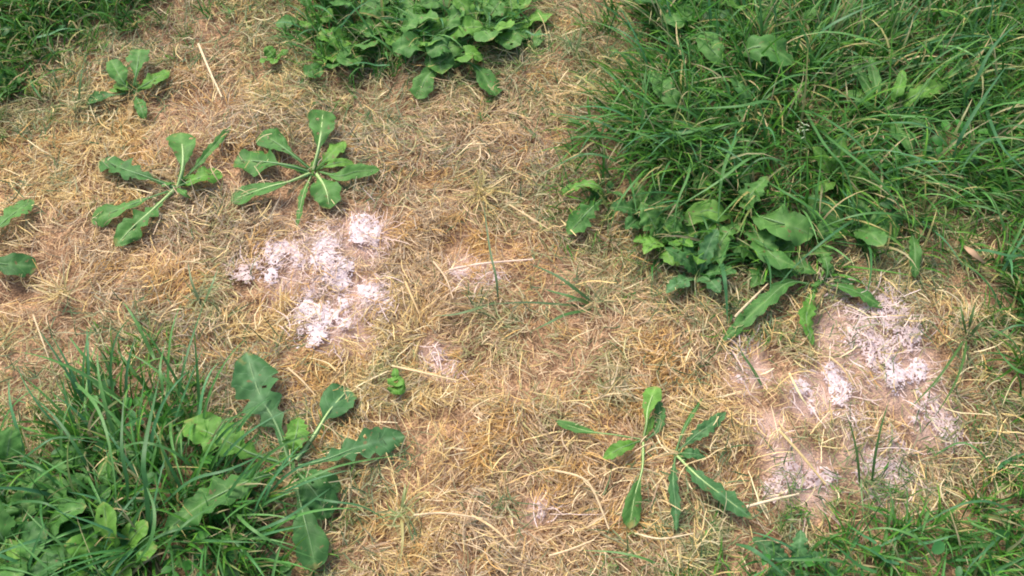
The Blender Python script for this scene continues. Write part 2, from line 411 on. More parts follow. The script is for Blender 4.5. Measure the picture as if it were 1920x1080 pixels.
for k, bl in _bw.items():
    x0 = min(b[0] - b[2] for b in bl) - .02; x1 = max(b[0] + b[2] for b in bl) + .02
    y0 = min(b[1] - b[2] * 1.2 for b in bl) - .02; y1 = max(b[1] + b[2] * 1.2 for b in bl) + .02
    s = .0016; xs = np.arange(x0, x1, s); ys = np.arange(y0, y1, s); X, Y = np.meshgrid(xs, ys)
    faint = k in 'elmndop'; op = .88 if k in 'abch' else .8 if k in 'g' else .6 if k in 'fijk' else .4
    fld = mould_field(X, Y, [k]) + (fbm(X, Y, 50, 3, 12) - .5) * 2.0 - (.42 if faint else .10)
    fine = vnoise(X * 700, Y * 700); f2 = vnoise(X * 300 + 4, Y * 300)
    Z = height(X, Y) + thatch(X, Y) * .75 + np.clip(fld, 0, .3) * .007 - .0026 + (fine - .5) * .0008 + (f2 - .5) * .0010 + (fbm(X, Y, 130, 2, 31) - .5) * .0014
    nx = len(xs); ny = len(ys); VV = np.stack([X, Y, Z], -1).reshape(-1, 3)
    i0 = (np.arange(ny - 1)[:, None] * nx + np.arange(nx - 1)[None, :])
    keep = (fld[:-1, :-1] > 0) & (rng.random((ny - 1, nx - 1)) < np.clip(fld[:-1, :-1] * 2.2 + .12, 0, .93 if op > .7 else .74)) & (fbm(X, Y, 260, 2, 61)[:-1, :-1] > .40 - .25 * np.clip(fld[:-1, :-1], 0, 1))
    i0 = i0[keep]
    if len(i0) == 0: continue
    Fc = np.stack([i0, i0 + 1, i0 + 1 + nx, i0 + nx], -1)
    used = np.unique(Fc); mp = -np.ones(len(VV), int); mp[used] = np.arange(len(used))
    VV = VV[used]; Fc = mp[Fc]
    cw = ((.44 + .22 * op) + .14 * f2.reshape(-1)[used])[:, None]; base = np.array([[1.08, .92 if op > .7 else .86, .92 if op > .7 else .82]]) * cw
    cc = np.concatenate([base, np.ones((len(base), 1))], 1)
    m = int(len(Fc) * .30 * op); idx = rng.integers(0, len(VV), m)
    rt = VV[idx] + np.array([0, 0, .0005]) + rng.normal(0, .0015, (m, 3)) * [1, 1, .3]
    cf = palette([(.76,.63,.62),(.68,.54,.5),(.84,.75,.74),(.64,.48,.32)], m, [3,2,2,1.4], .06)
    fib = ribbons(rt, rng.uniform(0, 6.28, m), rng.uniform(-.1, .35, m), rng.uniform(.003, .009, m), rng.uniform(.0005, .0010, m),
                  rng.uniform(.2, 1.5, m), rng.normal(0, 1.2, m), rng.normal(0, .5, m), 3, 2, cf, cf, prof_straw, keel=0)
    c0 = np.array([np.mean([b[0] for b in bl]), np.mean([b[1] for b in bl]), 0]); c0[2] = H(c0[0], c0[1])
    o = ribbon_obj('mould_patch', [(VV, Fc, cc), fib], M_mould, origin=c0); o.location = c0
    tag(o, MLAB[k], 'mould', 'pinkish white mould patches on the dead grass')

# ---------------------------------------------------------------- green grass
GRASS = {   # length range, count share, label
 'TL': ((.035, .065), 'short green grass filling the top left corner'),
 'TM': ((.035, .07), 'green grass growing among the round leaved weeds at the top'),
 'TR': ((.045, .105), 'long lush dark green grass clump filling the upper right'),
 'RE': ((.035, .07), 'green grass fringe along the right edge beside the bald patch'),
 'BR': ((.022, .055), 'dark green grass along the bottom right corner'),
 'BL': ((.035, .085), 'long green grass clump filling the bottom left corner'),
}
keys = list(REG); FAN = {'TR': (1480, 190), 'BL': (300, 1000)}
NT = 7600; xy = sample_xy(NT, 230); gf, gi = green_field(xy[:, 0], xy[:, 1])
pr = np.where(gi == 5, np.clip((gf + 70) / 190, 0, 1), np.clip((gf + 75) / 180, 0, 1) ** .9); ok = rng.random(NT) < pr
xy, gf, gi = xy[ok], gf[ok], gi[ok]
bare = fbm(xy[:, 0], xy[:, 1], 18, 2, 640); ok = (bare > .33) | (rng.random(len(xy)) < .4); xy, gf, gi = xy[ok], gf[ok], gi[ok]
for ki, k in enumerate(keys):
    s = gi == ki; T = xy[s]; g_ = gf[s]
    nb = rng.integers(4, 11, len(T)) + (5 if k in ('BR', 'RE', 'TL') else 2 if k == 'BL' else 0); idx = np.repeat(np.arange(len(T)), nb); m = len(idx)
    Lr, lab = GRASS[k]
    edge = np.clip((g_ + 70) / (230 if k == 'BL' else 160), .3, 1)[idx]
    if k == 'TM': edge = edge * .9
    length = rng.uniform(*Lr, m) * edge * np.where(rng.random(m) < .12, 1.35, 1)
    r0 = rng.normal(0, .0035, (m, 2)); x = T[idx, 0] + r0[:, 0]; y = T[idx, 1] + r0[:, 1]
    lean = (fbm(T[:, 0], T[:, 1], 6, 2, 500) * 4 * math.pi)[idx]
    if k in FAN:
        fx, fy, _ = unproj(*FAN[k]); lean = np.arctan2(y - fy, x - fx)
    az = np.where(rng.random(m) < .45, lean + rng.normal(0, .6, m), rng.uniform(0, 6.283, m))
    el = rng.uniform(.55, 1.45, m); bend = rng.uniform(.5, 2.3, m) * np.where(length > .06, 1.1, .8)
    wd = rng.uniform(.0016, .0034, m) * np.clip(length / .05, .6, 1.15)
    fine = rng.random(m) < .28; wd = np.where(fine, wd * .55, wd)
    c = palette([(.044,.155,.018),(.028,.108,.016),(.07,.21,.026),(.046,.155,.034),(.105,.26,.03),(.3,.28,.1)], m, [4,3,4,3,2,.6])
    c = c * np.clip(1 - .25 * (fbm(x, y, 8, 2, 900) - .5), .7, 1.3)[:, None]
    dry = rng.random(m) < np.clip(.42 - g_[idx] / 170, .08, .55)
    c = np.where(dry[:, None], palette([(.34,.33,.13),(.22,.28,.09),(.44,.37,.2),(.14,.22,.06)], m), c)
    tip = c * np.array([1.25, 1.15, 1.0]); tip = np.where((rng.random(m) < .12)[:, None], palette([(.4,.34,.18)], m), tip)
    root = np.stack([x, y, height(x, y) + .001], 1)
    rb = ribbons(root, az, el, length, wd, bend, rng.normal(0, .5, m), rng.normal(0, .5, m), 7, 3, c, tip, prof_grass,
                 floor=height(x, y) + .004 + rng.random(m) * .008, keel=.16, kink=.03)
    rbs = [rb]
    if True:      # long flat arching blades over the rest
        TT = T[g_ > (60 if k == 'BL' else 45)]; q = {'TR': 620, 'BL': 260, 'BR': 120, 'RE': 90, 'TL': 110, 'TM': 150}[k]; ii = rng.integers(0, len(TT), q)
        x, y = TT[ii, 0], TT[ii, 1]; az = rng.uniform(0, 6.283, q)
        if k in FAN: az = np.where(rng.random(q) < .7, np.arctan2(y - fy, x - fx) + rng.normal(0, .55, q), az)
        c = palette([(.075,.205,.045),(.05,.16,.04),(.11,.25,.065),(.065,.19,.07)], q)
        sc_ = .55 if k == 'BR' else .75 if k in ('RE', 'TL', 'TM') else 1
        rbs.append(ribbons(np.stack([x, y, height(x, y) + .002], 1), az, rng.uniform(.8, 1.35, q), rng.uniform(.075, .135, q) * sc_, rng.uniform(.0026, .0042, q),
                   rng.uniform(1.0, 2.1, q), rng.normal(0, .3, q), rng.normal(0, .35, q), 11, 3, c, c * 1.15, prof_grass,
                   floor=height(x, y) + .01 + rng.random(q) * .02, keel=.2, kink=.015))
    o = ribbon_obj('grass', rbs, M_grass)
    tag(o, lab, 'grass', kind='stuff')

# sparse thin shoots in the dead area
NS = 9000; xy = sample_xy(NS, 150); gf, _ = green_field(xy[:, 0], xy[:, 1]); fr = fbm(xy[:, 0], xy[:, 1], 11, 2, 777)
ok = (gf < 30) & (rng.random(NS) < np.clip((gf + 190) / 170, 0, 1) * .75 + np.clip((fr - .55) * 3, 0, .5)); T = xy[ok]
nb = rng.integers(1, 6, len(T)); idx = np.repeat(np.arange(len(T)), nb); m = len(idx)
x = T[idx, 0] + rng.normal(0, .003, m); y = T[idx, 1] + rng.normal(0, .003, m)
c = palette([(.13,.18,.07),(.09,.15,.06),(.26,.27,.13),(.34,.32,.18),(.07,.13,.05)], m)
rb = ribbons(np.stack([x, y, height(x, y) + .003], 1), rng.uniform(0, 6.28, m), rng.uniform(.2, 1.3, m), rng.uniform(.012, .04, m),
             rng.uniform(.0007, .0016, m), rng.uniform(.3, 2, m), rng.normal(0, .6, m), rng.normal(0, .5, m), 5, 2, c, c * 1.2, prof_grass,
             floor=height(x, y) + .009, keel=0, kink=.05)
o = ribbon_obj('sparse_grass', [rb], M_grass)
tag(o, 'thin olive green shoots scattered through the dead grass', 'grass', kind='stuff')

# small leafy ground cover beneath the grass
NC = 13000; xy = sample_xy(NC, 180); gf, gi = green_field(xy[:, 0], xy[:, 1]); fr = fbm(xy[:, 0], xy[:, 1], 9, 2, 55)
gw = np.array([.12, .35, .85, .1, .12, .6])[gi]; ok = (rng.random(NC) < gw * np.clip((gf - 50) / 60, 0, 1)) & (rng.random(NC) < np.clip((fr - .35) * 4, .1, 1)); xy = xy[ok]; gi = gi[ok]; m = len(xy)
x, y = xy[:, 0], xy[:, 1]; z = height(x, y) + rng.uniform(.008, .03, m)
c = palette([(.036,.16,.02),(.026,.11,.02),(.06,.215,.027),(.032,.125,.03)], m)
prof_leaf = lambda t: (max(0, math.sin(math.pi * min(1, .06 + .92 * t))) ** .65)
rb = ribbons(np.stack([x, y, z], 1), rng.uniform(0, 6.28, m), rng.uniform(-.1, .6, m), rng.uniform(.008, .019, m), rng.uniform(.006, .012, m),
             rng.uniform(.2, 1.2, m), rng.normal(0, .3, m), rng.normal(0, .35, m), 6, 3, c, c * 1.1, prof_leaf, keel=.12)
o = ribbon_obj('ground_cover', [rb], M_grass)
tag(o, 'small round weed leaves crowding low between the green grass blades', 'ground cover', kind='stuff')

# ---------------------------------------------------------------- leaves
def spline(P, n):
    P = np.asarray(P, float)
    if len(P) == 2: P = np.array([P[0], (P[0] + P[1]) / 2, P[1]])
    Q = np.vstack([2 * P[0] - P[1], P, 2 * P[-1] - P[-2]]); out = []
    seg = len(P) - 1
    for t in np.linspace(0, seg, n):
        i = min(int(t), seg - 1); f = t - i; a, b, c, d = Q[i:i + 4]
        out.append(.5 * ((2 * b) + (-a + c) * f + (2 * a - 5 * b + 4 * c - d) * f * f + (-a + 3 * b - 3 * c + d) * f ** 3))
    out = np.array(out); L_ = np.r_[0, np.cumsum(np.linalg.norm(np.diff(out, axis=0), axis=1))]
    s = np.linspace(0, L_[-1], n)
    return np.stack([np.interp(s, L_, out[:, k]) for k in range(3)], 1)
def saw(v): v = v % 1.0; return np.where(v < .7, v / .7, (1 - v) / .3)
def half_width(t, kind, ph):
    def bell(s, a, b):
        s = np.clip(s, 0, 1); m = a / (a + b); return (s ** a) * ((1 - s) ** b) / (m ** a * (1 - m) ** b)
    if kind == 'spat':  s = (t - .22) / .78; f = bell(s, 1.5, .5) * (1 + .05 * np.sin(s * 21 + ph))
    elif kind == 'round': s = (t - .42) / .58; f = bell(s, .6, .5) * (1 + .05 * np.sin(s * 17 + ph))
    elif kind == 'oval': s = (t - .2) / .8; f = bell(s, .8, .6) * (1 + .03 * np.sin(s * 15 + ph))
    elif kind == 'stalk': s = (t - .52) / .48; f = bell(s, .9, .5) * (1 + .04 * np.sin(s * 19 + ph))
    elif kind == 'lance': s = (t - .08) / .92; f = bell(s, .9, .8) * (1 + .02 * np.sin(s * 30 + ph))
    elif kind == 'tooth': s = (t - .1) / .9; f = bell(s, 1.0, .75) * (.72 + .38 * saw(s * 7 + ph))
    elif kind == 'lobe':
        s = (t - .15) / .85; e = bell(s, 1.15, .5)
        cut = .5 + .6 * saw(s * 5.2 + ph * .16); k = np.clip((s - .66) / .1, 0, 1); f = e * (cut * (1 - k) + k)
    return np.clip(f, 0, 1.3)
def leaf(parent, P, W, kind='spat', mat='mid', fold=.2, roll=0., rib=True, ripple=.10, pale_rib=False, label=None):
    n = 44 if kind in ('lobe', 'tooth') else 26; M = 4
    S = spline(P, n); t = np.linspace(0, 1, n); ph = random.uniform(0, 6.28)
    D = np.gradient(S, axis=0); D /= np.linalg.norm(D, axis=1)[:, None] + 1e-12
    side = np.cross(D, [0, 0, 1.0]); side /= np.linalg.norm(side, axis=1)[:, None] + 1e-9
    up = np.cross(side, D)
    rr = roll + .25 * np.sin(t * 3 + ph)
    sd_ = side * np.cos(rr)[:, None] + up * np.sin(rr)[:, None]; up = np.cross(sd_, D)
    hl = half_width(t, kind, ph) * W / 2; hr = half_width(t, kind, ph + (.9 if kind in ('lobe', 'tooth') else .4)) * W / 2
    pet = max(.0012, W * .085) * (1.1 - .7 * t); hl = np.maximum(hl, pet * (t < .97)); hr = np.maximum(hr, pet * (t < .97))
    V = np.zeros((n, 2 * M + 1, 3)); LU = np.zeros((n, 2 * M + 1)); vein = np.zeros((n, 2 * M + 1))
    quilt = random.uniform(.02, .05) * W; q1, q2 = random.uniform(0, 6.28), random.uniform(0, 6.28)
    for j in range(-M, M + 1):
        u = j / M; h = (hr if u > 0 else hl) * abs(u); sg = np.sign(u)
        zz = abs(u) * h / (abs(u) + 1e-9) * fold * (1 - .55 * abs(u)) if u else np.zeros(n)
        zz = zz + quilt * np.sin(t * 34 - abs(u) * 5) * abs(u) * (h / (W / 2 + 1e-9)) + ripple * W * (abs(u) ** 2) * np.sin(t * 15 + q1 + sg * q2) * np.clip(h / (W / 2), 0, 1)
        sweep = np.zeros(n)
        if kind in ('lobe', 'tooth'): sweep = -h * .35
        V[:, j + M] = S + sd_ * (h * sg)[:, None] + up * zz[:, None] + D * sweep[:, None]
        LU[:, j + M] = h * 2 / W; vein[:, j + M] = .55 if j == 0 else 0
    o1, o2 = random.uniform(0, 90), random.uniform(0, 90); UU = np.linspace(-1, 1, 2 * M + 1)[None, :]; TT = t[:, None]
    wn = (vnoise(TT * 13 + o1 + 0 * UU, UU * 2.2 + o2) - .5) * np.clip((hl + hr) / W, 0, 1)[:, None] * W
    V += up[:, None, :] * (wn * .17)[:, :, None] + sd_[:, None, :] * ((vnoise(TT * 19 + o2 + 0 * UU, UU * 1.1 + o1) - .5) * np.abs(UU) * .16 * np.clip((hl + hr) / W, 0, 1)[:, None] * W)[:, :, None]
    i0 = (np.arange(n - 1)[:, None] * (2 * M + 1) + np.arange(2 * M)[None, :]).ravel(); c = 2 * M + 1
    Fc = np.stack([i0, i0 + 1, i0 + 1 + c, i0 + c], -1)
    if W > .018 and kind != 'lance' and random.random() < .45:      # insect holes
        kl = np.ones(len(Fc), bool)
        for _ in range(random.randint(1, 2)):
            kl[random.randint(int(n * .45), int(n * .85)) * 2 * M + random.choice([0, 1, 2, 5, 6, 7])] = False
        Fc = Fc[kl]
    o = mesh_obj('leaf', V.reshape(-1, 3), Fc, ML[mat], parent, {'vein': ('FLOAT', vein.ravel()), 'lu': ('FLOAT', LU.ravel()), 'lt': ('FLOAT', np.repeat(t, 2 * M + 1))}, origin=parent.location)
    if label: o['label'] = label
    if rib:
        a = np.linspace(0, 2 * math.pi, 7)[:-1]; r = np.clip(W * (.055 if pale_rib else .032), .0006, .0019) * (1.15 - t * .95)
        Vr = S[:, None, :] + up[:, None, :] * (r * .35)[:, None, None] + (sd_[:, None, :] * np.cos(a)[None, :, None] + up[:, None, :] * np.sin(a)[None, :, None]) * r[:, None, None]
        kf = int(n * .93); Vr = Vr[:kf]
        i0 = np.arange(kf - 1)[:, None] * 6; jj = np.arange(6)[None, :]
        Fr = np.stack([i0 + jj, i0 + (jj + 1) % 6, i0 + 6 + (jj + 1) % 6, i0 + 6 + jj], -1).reshape(-1, 4)
        mesh_obj('midrib', Vr.reshape(-1, 3), Fr, M_rib if pale_rib else M_ribd, o, origin=parent.location)
    return o
MM = .001
def pts(L_, lift=0.0, zs=None):
    """pixel trace base->tip; default heights arch up from the crown and settle on the mat"""
    out = []; n = len(L_)
    for i, p in enumerate(L_):
        if len(p) == 3: z = p[2] * MM
        else:
            t = i / (n - 1); z = (.009 + .011 * math.sin(math.pi * min(1, t * 1.05)) * 1.0 + .004 * t) + lift * t
        q = unproj(p[0], p[1], z); h = H(q[0], q[1]); q = unproj(p[0], p[1], z + h); out.append(q)
    return out
def pw(px, py, wpx, z=.015):
    a = unproj(px, py, z); b = unproj(px + wpx, py, z); return abs(b[0] - a[0])
def plant(name, px, py, label, cat, leaves, group=None, mat='mid', lift=0.0, crown=5):
    b = unproj(px, py, .004); b[2] = H(b[0], b[1]); e = empty(name, b)
    for d in leaves:
        tr = d[0]; wpx = d[1]; kind = d[2]; kw = dict(d[3]) if len(d) > 3 else {}
        l = kw.pop('lift', lift); kw.setdefault('mat', mat)
        leaf(e, pts(tr, l), pw(tr[-1][0], tr[-1][1], wpx), kind, **kw)
    for i in range(crown):      # young leaves and stubs standing in the crown
        az = random.uniform(0, 6.28); ln = random.uniform(.012, .028); q = np.array([b[0] + random.uniform(-.004, .004), b[1] + random.uniform(-.004, .004), b[2] + .008])
        d_ = np.array([math.cos(az), math.sin(az), 0]); up_ = random.uniform(.2, .6)
        leaf(e, [q, q + d_ * ln * .5 + [0, 0, ln * up_ * .6], q + d_ * ln + [0, 0, ln * up_ * .7]], random.uniform(.005, .009), random.choice(['tooth', 'lance', 'oval']), random.choice(['mid', 'bright', 'dark']), rib=False)
    if crown > 3:
        for i in range(3):      # withered lowest leaves flat on the mat
            az = random.uniform(0, 6.28); ln = random.uniform(.03, .05); q = np.array([b[0], b[1], b[2] + .006]); d_ = np.array([math.cos(az), math.sin(az), 0])
            P_ = [q, q + d_ * ln * .5 + [0, 0, .005], q + d_ * ln + [random.uniform(-.01, .01), random.uniform(-.01, .01), .003]]
            for p_q in P_[1:]: p_q[2] = H(p_q[0], p_q[1]) + .011
            leaf(e, P_, random.uniform(.006, .010), 'tooth', 'dry', rib=False, label='withered brown leaf')
    tag(e, label, cat, group); return e
def rosette(name, px, py, label, cat, n, Lc, Wc, kind, mats, group=None, el=(.3, 1.0), bend=(.6, 1.3), az0=None, spread=6.283, rib=True):
    b = unproj(px, py, .004); b[2] = H(b[0], b[1]); e = empty(name, b); a0 = random.uniform(0, 6.28)
    for i in range(n):
        az = (a0 + i * 2.4) if az0 is None else az0 + (i / max(1, n - 1) - .5) * spread + random.uniform(-.2, .2)
        L_ = Lc * .01 * random.uniform(.7, 1.15); ee = random.uniform(*el); bb = random.uniform(*bend); cu = random.uniform(-.4, .4)
        p = np.array([b[0], b[1], b[2] + .003]); P = [p.copy()]
        for k in range(5):
            p = p + L_ / 5 * np.array([math.cos(ee) * math.cos(az), math.cos(ee) * math.sin(az), math.sin(ee)])
            p[2] = max(p[2], H(p[0], p[1]) + .010); P.append(p.copy()); ee -= bb / 5; az += cu / 5
        leaf(e, P, Wc * .01 * random.uniform(.8, 1.15), kind, random.choice(mats), rib=rib, roll=random.uniform(-.25, .25), fold=random.uniform(.1, .4))
    tag(e, label, cat, group); return e

G1 = 'dandelions growing in the bald patch'
plant('dandelion', 335, 350, 'sprawling six leaved dandelion, left of the two in the upper left dead grass', 'dandelion', [
  ([(328,352),(270,330),(235,318),(190,298)], 52, 'lobe', {'mat':'dark'}),
  ([(334,350),(342,318),(343,285),(338,248)], 54, 'spat', {'pale_rib':True,'lift':.012}),
  ([(335,350),(370,310),(405,270),(434,236)], 17, 'tooth', {'fold':.9}),
  ([(334,350),(358,340),(384,330),(414,322)], 46, 'oval', {'mat':'bright'}),
  ([(325,355),(270,375),(225,392),(170,415)], 42, 'spat', {'mat':'mid'}),
  ([(325,358),(285,395),(250,425),(216,462)], 48, 'lobe', {'mat':'mid','pale_rib':True}),
  ([(332,352),(345,362),(358,372)], 14, 'lance', {'rib':False}),
], G1, lift=.0)
plant('dandelion', 588, 322, 'many leaved dandelion, right of the two in the upper left dead grass', 'dandelion', [
  ([(588,318),(596,285),(602,250),(606,206)], 50, 'spat', {'pale_rib':True,'lift':.012}),
  ([(592,318),(610,300),(625,284),(645,264)], 32, 'oval', {'mat':'bright'}),
  ([(582,318),(555,295),(525,272),(488,250)], 46, 'spat', {'mat':'mid'}),
  ([(578,322),(545,312),(500,304),(440,300)], 72, 'round', {'mat':'mid','fold':.05}),
  ([(580,326),(540,342),(500,352),(432,376)], 46, 'spat', {'mat':'mid','pale_rib':True}),
  ([(583,330),(570,360),(562,395),(556,428)], 15, 'tooth', {'pale_rib':True,'mat':'mid'}),
  ([(594,328),(606,345),(614,365),(618,392)], 54, 'oval', {'mat':'mid','pale_rib':True}),
  ([(600,322),(635,330),(665,322),(712,318)], 30, 'oval', {'mat':'mid'}),
  ([(596,318),(620,308),(640,304),(664,306)], 18, 'oval', {'mat':'bright'}),
], G1)
plant('broadleaf_weed', 248, 172, 'small pale leaved weed above the left dandelion near the top left', 'weed', [
  ([(247,170),(232,155),(222,138),(208,112)], 36, 'oval', {'lift':.012}),
  ([(248,170),(254,145),(258,120),(262,92)], 42, 'spat', {'lift':.015}),
  ([(250,170),(270,160),(290,148),(318,132)], 32, 'oval', {'mat':'bright'}),
  ([(246,172),(238,165),(230,160),(216,156)], 26, 'oval', {'mat':'bright'}),
  ([(250,174),(262,195),(266,208),(272,224)], 22, 'oval', {}),
  ([(244,174),(215,178),(190,180),(160,190)], 26, 'spat', {'mat':'dark'}),
])
plant('dandelion', -60, 470, 'dandelion rooted beyond the left edge with two leaves reaching into view', 'dandelion', [
  ([(-60,465),(-20,440),(20,405),(64,374)], 42, 'lobe', {'mat':'mid'}),
  ([(-60,475),(-30,490),(10,495),(70,500)], 46, 'spat', {'mat':'dark'}),
  ([(-65,480),(-90,510),(-110,540)], 40, 'spat'),
], G1)
plant('dandelion', 545, 872, 'large dandelion with long lobed leaves at the edge of the bottom left grass', 'dandelion', [
  ([(542,866,8),(520,800,22),(485,735,30),(462,660,28)], 82, 'lobe', {'mat':'blue'}),
  ([(556,862),(590,815),(618,770),(655,728)], 62, 'stalk', {'mat':'blue','pale_rib':True}),
  ([(560,874),(610,862),(680,836),(760,818)], 58, 'lobe', {'mat':'blue'}),
  ([(530,868,12),(470,850,26),(410,820,34),(345,790,30)], 78, 'lobe', {'mat':'bright'}),
  ([(548,862,10),(550,835,22),(556,812,28),(560,782,26)], 46, 'tooth', {'mat':'bright'}),
  ([(528,884,12),(460,905,34),(380,945,38),(305,1000,34)], 70, 'tooth', {'mat':'mid','fold':.1}),
  ([(555,882),(580,910),(598,935),(612,975)], 66, 'oval', {'mat':'dark'}),
  ([(550,884,8),(565,950,22),(580,1010,28),(592,1068,22)], 64, 'spat', {'mat':'dark'}),
  ([(562,876),(590,895),(615,905),(640,918)], 40, 'oval', {'mat':'dark'}),
], G1)
plant('dandelion', 1206, 826, 'wilting pale stalked dandelion with four thin leaves in the lower middle', 'dandelion', [
  ([(1206,824),(1212,795),(1215,765),(1230,724)], 32, 'spat', {'mat':'bright','pale_rib':True,'lift':.01}),
  ([(1204,824),(1150,815),(1100,808),(1042,790)], 18, 'stalk', {'mat':'mid','pale_rib':True}),
  ([(1202,826),(1180,834),(1160,842),(1130,860)], 28, 'oval', {'mat':'bright'}),
  ([(1206,830),(1204,880),(1190,930),(1180,992)], 36, 'stalk', {'mat':'mid','pale_rib':True}),
  ([(1210,826,8),(1232,806,14),(1238,780,16),(1232,742,12)], 22, 'tooth', {'mat':'dark'}),
], G1, crown=1)
plant('thistle', 1268, 850, 'blue green toothed thistle rosette right of the wilting dandelion', 'thistle', [
  ([(1272,846),(1300,820),(1330,798),(1362,772)], 28, 'tooth', {'mat':'blue'}),
  ([(1270,856),(1310,895),(1355,930),(1412,974)], 40, 'tooth', {'mat':'blue','pale_rib':True}),
  ([(1266,856),(1262,900),(1266,940),(1268,996)], 22, 'tooth', {'mat':'blue'}),
  ([(1272,850),(1290,850),(1305,852),(1325,858)], 26, 'tooth', {'mat':'blue'}),
  ([(1268,845),(1280,810),(1296,780),(1318,745)], 8, 'lance', {'mat':'mid'}),
], crown=2)
plant('dandelion', 1545, 535, 'dandelion at the lower edge of the upper right clump, leaves hanging onto the bald patch', 'dandelion', [
  ([(1530,540),(1518,570),(1512,600),(1524,648)], 30, 'tooth', {'mat':'bright'}),
  ([(1550,534),(1580,538),(1615,552),(1656,578)], 28, 'lance', {'mat':'mid'}),
  ([(1545,530,8),(1552,510,20),(1548,488,26),(1536,460,24)], 32, 'lobe', {'mat':'mid'}),
  ([(1535,536,8),(1480,530,20),(1430,570,20),(1352,642,12)], 38, 'tooth', {'mat':'mid','fold':.25}),
], G1)
plant('plantain', 1700, 430, 'single strap leaved plantain hanging below the right part of the clump', 'plantain', [
  ([(1708,430,10),(1714,455,24),(1716,485,22),(1716,522,14)], 24, 'oval', {'mat':'mid'}),
  ([(1700,430,8),(1680,410,20),(1660,405,24)], 24, 'oval', {'mat':'dark'}),
])
plant('dandelion', 1135, 372, 'bright toothed leaf plant poking out at the left corner of the upper right clump', 'dandelion', [
  ([(1135,370,8),(1115,385,22),(1095,405,24),(1064,440,14)], 46, 'lobe', {'mat':'mid'}),
  ([(1138,372,8),(1125,352,24),(1100,345,26),(1045,362,14)], 22, 'tooth', {'mat':'bright'}),
])
GD = 'broad leaved docks in the upper right clump'
plant('dock', 1400, 415, 'dock with a big oval dark leaf in the lower middle of the upper right clump', 'dock', [
  ([(1400,400,12),(1430,408,42),(1470,420,50),(1526,440,42)], 66, 'oval', {'mat':'mid'}),
  ([(1398,410,12),(1420,440,36),(1450,480,40),(1500,505,30)], 52, 'tooth', {'mat':'mid'}),
  ([(1395,412,12),(1370,430,36),(1350,460,36),(1350,500,26)], 42, 'tooth', {'mat':'mid'}),
  ([(1395,400,12),(1400,380,44),(1412,360,50),(1440,330,44)], 40, 'tooth', {'mat':'mid'}),
  ([(1390,405,12),(1350,400,40),(1320,395,44),(1280,420,34)], 40, 'oval', {'mat':'bright'}),
], GD)
plant('dock', 1380, 130, 'dock with a broad drooping leaf near the top of the upper right clump', 'dock', [
  ([(1380,120,14),(1405,92,50),(1440,90,58),(1490,122,48)], 62, 'oval', {'mat':'mid'}),
  ([(1380,130,14),(1385,160,40),(1395,175,40),(1398,200,30)], 34, 'oval', {'mat':'dark'}),
  ([(1376,125,14),(1350,110,40),(1330,85,46),(1325,60,40)], 44, 'oval', {'mat':'mid'}),
], GD)
plant('dock', 1290, 215, 'dock with one long diagonal leaf at the upper left of the clump', 'dock', [
  ([(1292,215,10),(1270,195,40),(1250,170,46),(1218,132,36)], 38, 'oval', {'mat':'mid'}),
  ([(1295,216,10),(1330,220,26),(1350,215,26)], 26, 'oval', {'mat':'dark'}),
], GD)
plant('dandelion', 1670, 215, 'upright yellow green dandelion rosette in the middle of the upper right grass', 'dandelion', [
  ([(1676,210,12),(1705,185,44),(1740,168,50),(1785,150,40)], 34, 'tooth', {'mat':'bright'}),
  ([(1670,210,12),(1640,180,44),(1620,150,48),(1596,118,40)], 26, 'lance', {'mat':'mid'}),
  ([(1668,212,12),(1640,200,34),(1610,180,40),(1580,172,30)], 36, 'oval', {'mat':'mid'}),
  ([(1672,218,12),(1685,240,30),(1700,265,32),(1712,292,24)], 38, 'oval', {'mat':'mid'}),
  ([(1672,210,12),(1680,180,46),(1690,150,52),(1692,130,48)], 22, 'lance', {'mat':'bright'}),
  ([(1666,208,12),(1650,180,46),(1640,150,52),(1632,105,46)], 20, 'lance', {'mat':'mid'}),
  ([(1674,216,12),(1710,225,30),(1730,232,32),(1748,240,24)], 34, 'oval', {'mat':'mid'}),
])
# leafy low weeds at the foot of the clump, and elsewhere in it
WL = [
 (1245, 455, 'bushy bright small leaved weed at the lower left foot of the upper right clump', 9, 4.2, 2.2, 'tooth', ['bright','mid']),
 (1205, 405, 'toothed dark weed left of the bushy bright weed at the clump edge', 6, 3.8, 2.2, 'tooth', ['mid','dark']),
 (1300, 470, 'low weed between the bushy bright weed and the dock with the oval leaf', 8, 4.8, 2.4, 'tooth', ['mid','bright']),
 (1310, 520, 'blue green weed at the lowest left tip of the upper right clump', 6, 4.5, 2.0, 'tooth', ['blue','dark']),
 (1440, 500, 'toothed weed just under the dock with the big oval leaf', 7, 4.5, 2.6, 'tooth', ['mid','dark']),
 (1590, 440, 'round leaved weed among long blades at the right foot of the clump', 6, 4.8, 2.6, 'oval', ['mid']),
 (1250, 40, 'leafy weed at the top edge beside the straw gap', 8, 5.5, 2.8, 'oval', ['mid','dark']),
 (1320, 30, 'leafy weed at the top edge left of the drooping dock leaf', 8, 5.5, 2.8, 'oval', ['mid','bright']),
 (1400, 30, 'leafy weed at the top edge right above the drooping dock leaf', 7, 5.0, 2.6, 'round', ['mid','bright']),
 (1470, 55, 'round leaved weed at the right of the drooping dock leaf', 6, 4.5, 2.2, 'round', ['mid']),
 (1190, 250, 'small leaved weed on the left flank of the upper right clump', 5, 3.6, 1.6, 'oval', ['mid']),
 (1340, 330, 'weed hidden under long blades in the heart of the clump', 7, 5.0, 2.2, 'oval', ['mid','dark']),
 (1560, 350, 'bright weed under crossing blades right of the clump heart', 6, 4.5, 2.0, 'oval', ['bright','mid']),
]
